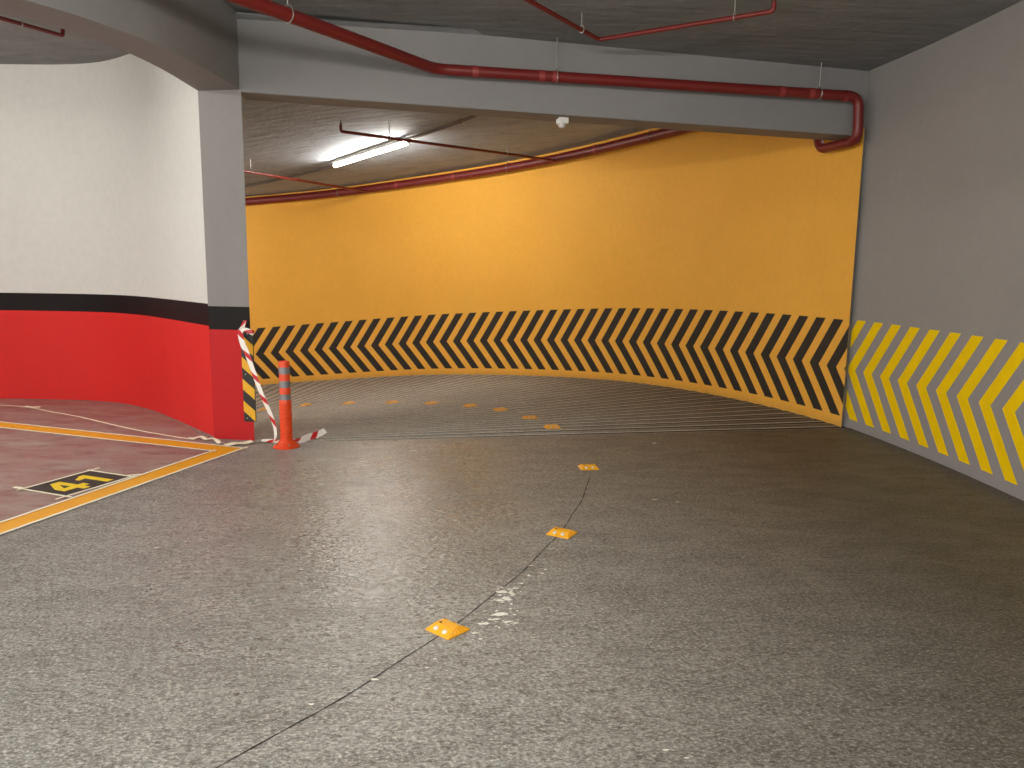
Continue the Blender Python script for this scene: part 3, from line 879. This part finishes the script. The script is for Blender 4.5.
# ------------------------------------------------------------------ lamps
def fixture(name, p, q, label, tube_mat, drop=0.0, zc=None, group='fluorescent ceiling lamps', hood=.045):
    p, q = Vector(p), Vector(q); c = (p+q)/2
    o = empty(name, c); tag(o, label, 'lamp', group)
    d = (q-p).normalized(); s_ = Vector((-d.y, d.x, 0)).normalized(); n_ = d.cross(s_)
    if n_.z < 0: n_ = -n_
    a, e = p-c, q-c
    b = MB()
    prof = [(-hood, .032), (-hood*.9, .022), (-.022, .026), (.022, .026), (hood*.9, .022), (hood, .032), (hood*.6, .07), (-hood*.6, .07)]
    b.grid([[x+s_*u+n_*w for u, w in prof] for x in (a, e)], 0, close_v=True)
    b.face([a+s_*u+n_*w for u, w in prof]); b.face([e+s_*u+n_*w for u, w in prof])
    hs = b.build('housing', M['housing'], o)
    b = MB(); b.sweep([a+d*.03-n_*.006, e-d*.03-n_*.006], .024, 16); t_ = b.build('tube', tube_mat, o, smooth=True); tag(t_, 'glowing white tube')
    for x, sg in ((a, 1), (e, -1)):
        b = MB(); b.sweep([x+d*sg*.0, x+d*sg*.03], .017, 12)
        b.box((-.5, -.5, -.5), (.5, .5, .5), mat=Matrix.Translation(x+d*sg*.012+n_*.016) @ Matrix((( *(d*.02),), (*(s_*.03),), (*(n_*.04),))).transposed().to_4x4())
        b.build('lamp_holder', M['white_plastic'], hs)
    if zc:
        for f in (.15, .85):
            x = p.lerp(q, f); b = MB(); b.sweep([x-c+n_*.07, Vector((x.x, x.y, zc(x)-.014))-c], .004, 6); b.build('suspension_rod', M['hanger'], hs)
    return o
fixture('fluorescent_lamp', (-2.659, 11.66, 2.985), (-1.42, 10.58, 3.165), 'lit fluorescent tube lamp on the ceiling above the ramp', M['tube'], zc=zc2, hood=.03)
fixture('hanging_fluorescent_lamp', (-1.45, 2.5, 2.86), (.15, 1.95, 2.86), 'suspended fluorescent lamp over the driveway, behind the camera', M['tube_bay'], zc=zc1, hood=.028)
fixture('fluorescent_lamp', (-5.3, 4.6, 3.28), (-4.55, 5.95, 3.28), 'fluorescent lamp inside the parking bay behind the curved beam', M['tube_stall'], zc=zc1, hood=.03)
fixture('fluorescent_lamp', (*pol(108, 5.9), zceil2(108)-.10), (*pol(96, 5.9), zceil2(96)-.10), 'added fluorescent lamp further down the ramp, hidden by the column', M['tube'], zc=zc2, hood=.03)  # added unseen lamp, evens out the light on the orange wall

# conduit that feeds the lamp
b = MB(); cpts = []
for t, r in ((89, 6.75), (80.5, 6.36), (70.5, 6.13), (61, 5.88), (53.4, 5.67), (43, 5.62), (33, 5.62), (20, 5.7)):
    cpts.append(Vector((*pol(t, r), zceil2(t)-.040)))
cpts = catmull(cpts, 4)
cd = empty('cable_conduit', cpts[12]); tag(cd, 'dark straight cable conduit on the ramp ceiling beside the lit tube', 'conduit'); o0 = Vector(cd.location)
b.sweep([p-o0 for p in cpts], .020, 10); b.build('tube_run', M['conduit'], cd, smooth=True)
for i in (10, 20, 22, 24):
    if i < len(cpts):
        b = MB(); p = cpts[i]-o0; d = (cpts[min(i+1, len(cpts)-1)]-cpts[i-1]).normalized()
        b.sweep([p-d*.012, p+d*.012], .027, 10); b.build('clip', M['conduit'], cd, smooth=True)

# sensor under the beam
sp = Vector((.435, 7.29, zbeam(.435, 7.1)))
se = empty('motion_sensor', sp, math.atan2(bd.y, bd.x)); se.scale = (.82, .82, .85); tag(se, 'small white motion sensor under the middle of the grey beam', 'sensor')
b = MB(); b.box((-.055, -.04, -.062), (.055, .04, 0)); o = b.build('housing', M['white_plastic'], se)
bv = o.modifiers.new('bevel', 'BEVEL'); bv.width = .006; bv.segments = 2
b = MB(); b.lathe([(.040, -.060), (.042, -.075), (.038, -.092), (.026, -.104), (.010, -.109), (.0005, -.110)], (-.012, -.005, 0), 20); b.build('dome', M['lens_dome'], se, smooth=True)
b = MB(); b.box((-.075, -.025, -.07), (-.055, .02, -.02)); b.build('cable_gland', M['white_plastic'], se)

# ------------------------------------------------------------------ camera, world, view
sc = bpy.context.scene
w = D.worlds.new('garage_ambient'); sc.world = w; w.use_nodes = True
bgn = w.node_tree.nodes['Background']; bgn.inputs[0].default_value = (1.0, .97, .92, 1); bgn.inputs[1].default_value = 2.2

cam = D.cameras.new('camera'); co = D.objects.new('camera', cam); COL.objects.link(co)
F_, VX, VY = 770.0, 449-512, 5440-384
dn = Vector((VX, VY, F_)).normalized(); up = -dn                       # camera axes: x right, y down, z forward
fy = Vector((0, 0, 1)); fy = (fy-up*fy.dot(up)).normalized()
rx = fy.cross(up); rx = rx if rx.x > 0 else -rx
R = Matrix((rx, fy, up))                                               # world = R @ cam(x right, y down, z fwd)
cx_, cy_, cz_ = R @ Vector((1, 0, 0)), R @ Vector((0, -1, 0)), R @ Vector((0, 0, -1))
mw = Matrix((cx_, cy_, cz_)).transposed().to_4x4(); mw.translation = (0, 0, 1.55)
co.matrix_world = mw
cam.sensor_fit = 'HORIZONTAL'; cam.sensor_width = 36; cam.lens = 36*F_/1024
cam.clip_start = .05
sc.camera = co
sc.view_settings.view_transform = 'Standard'
sc.view_settings.look = 'None'
sc.view_settings.exposure = .45
sc.cycles.max_bounces = 8; sc.cycles.diffuse_bounces = 5
sc.cycles.sample_clamp_indirect = 6
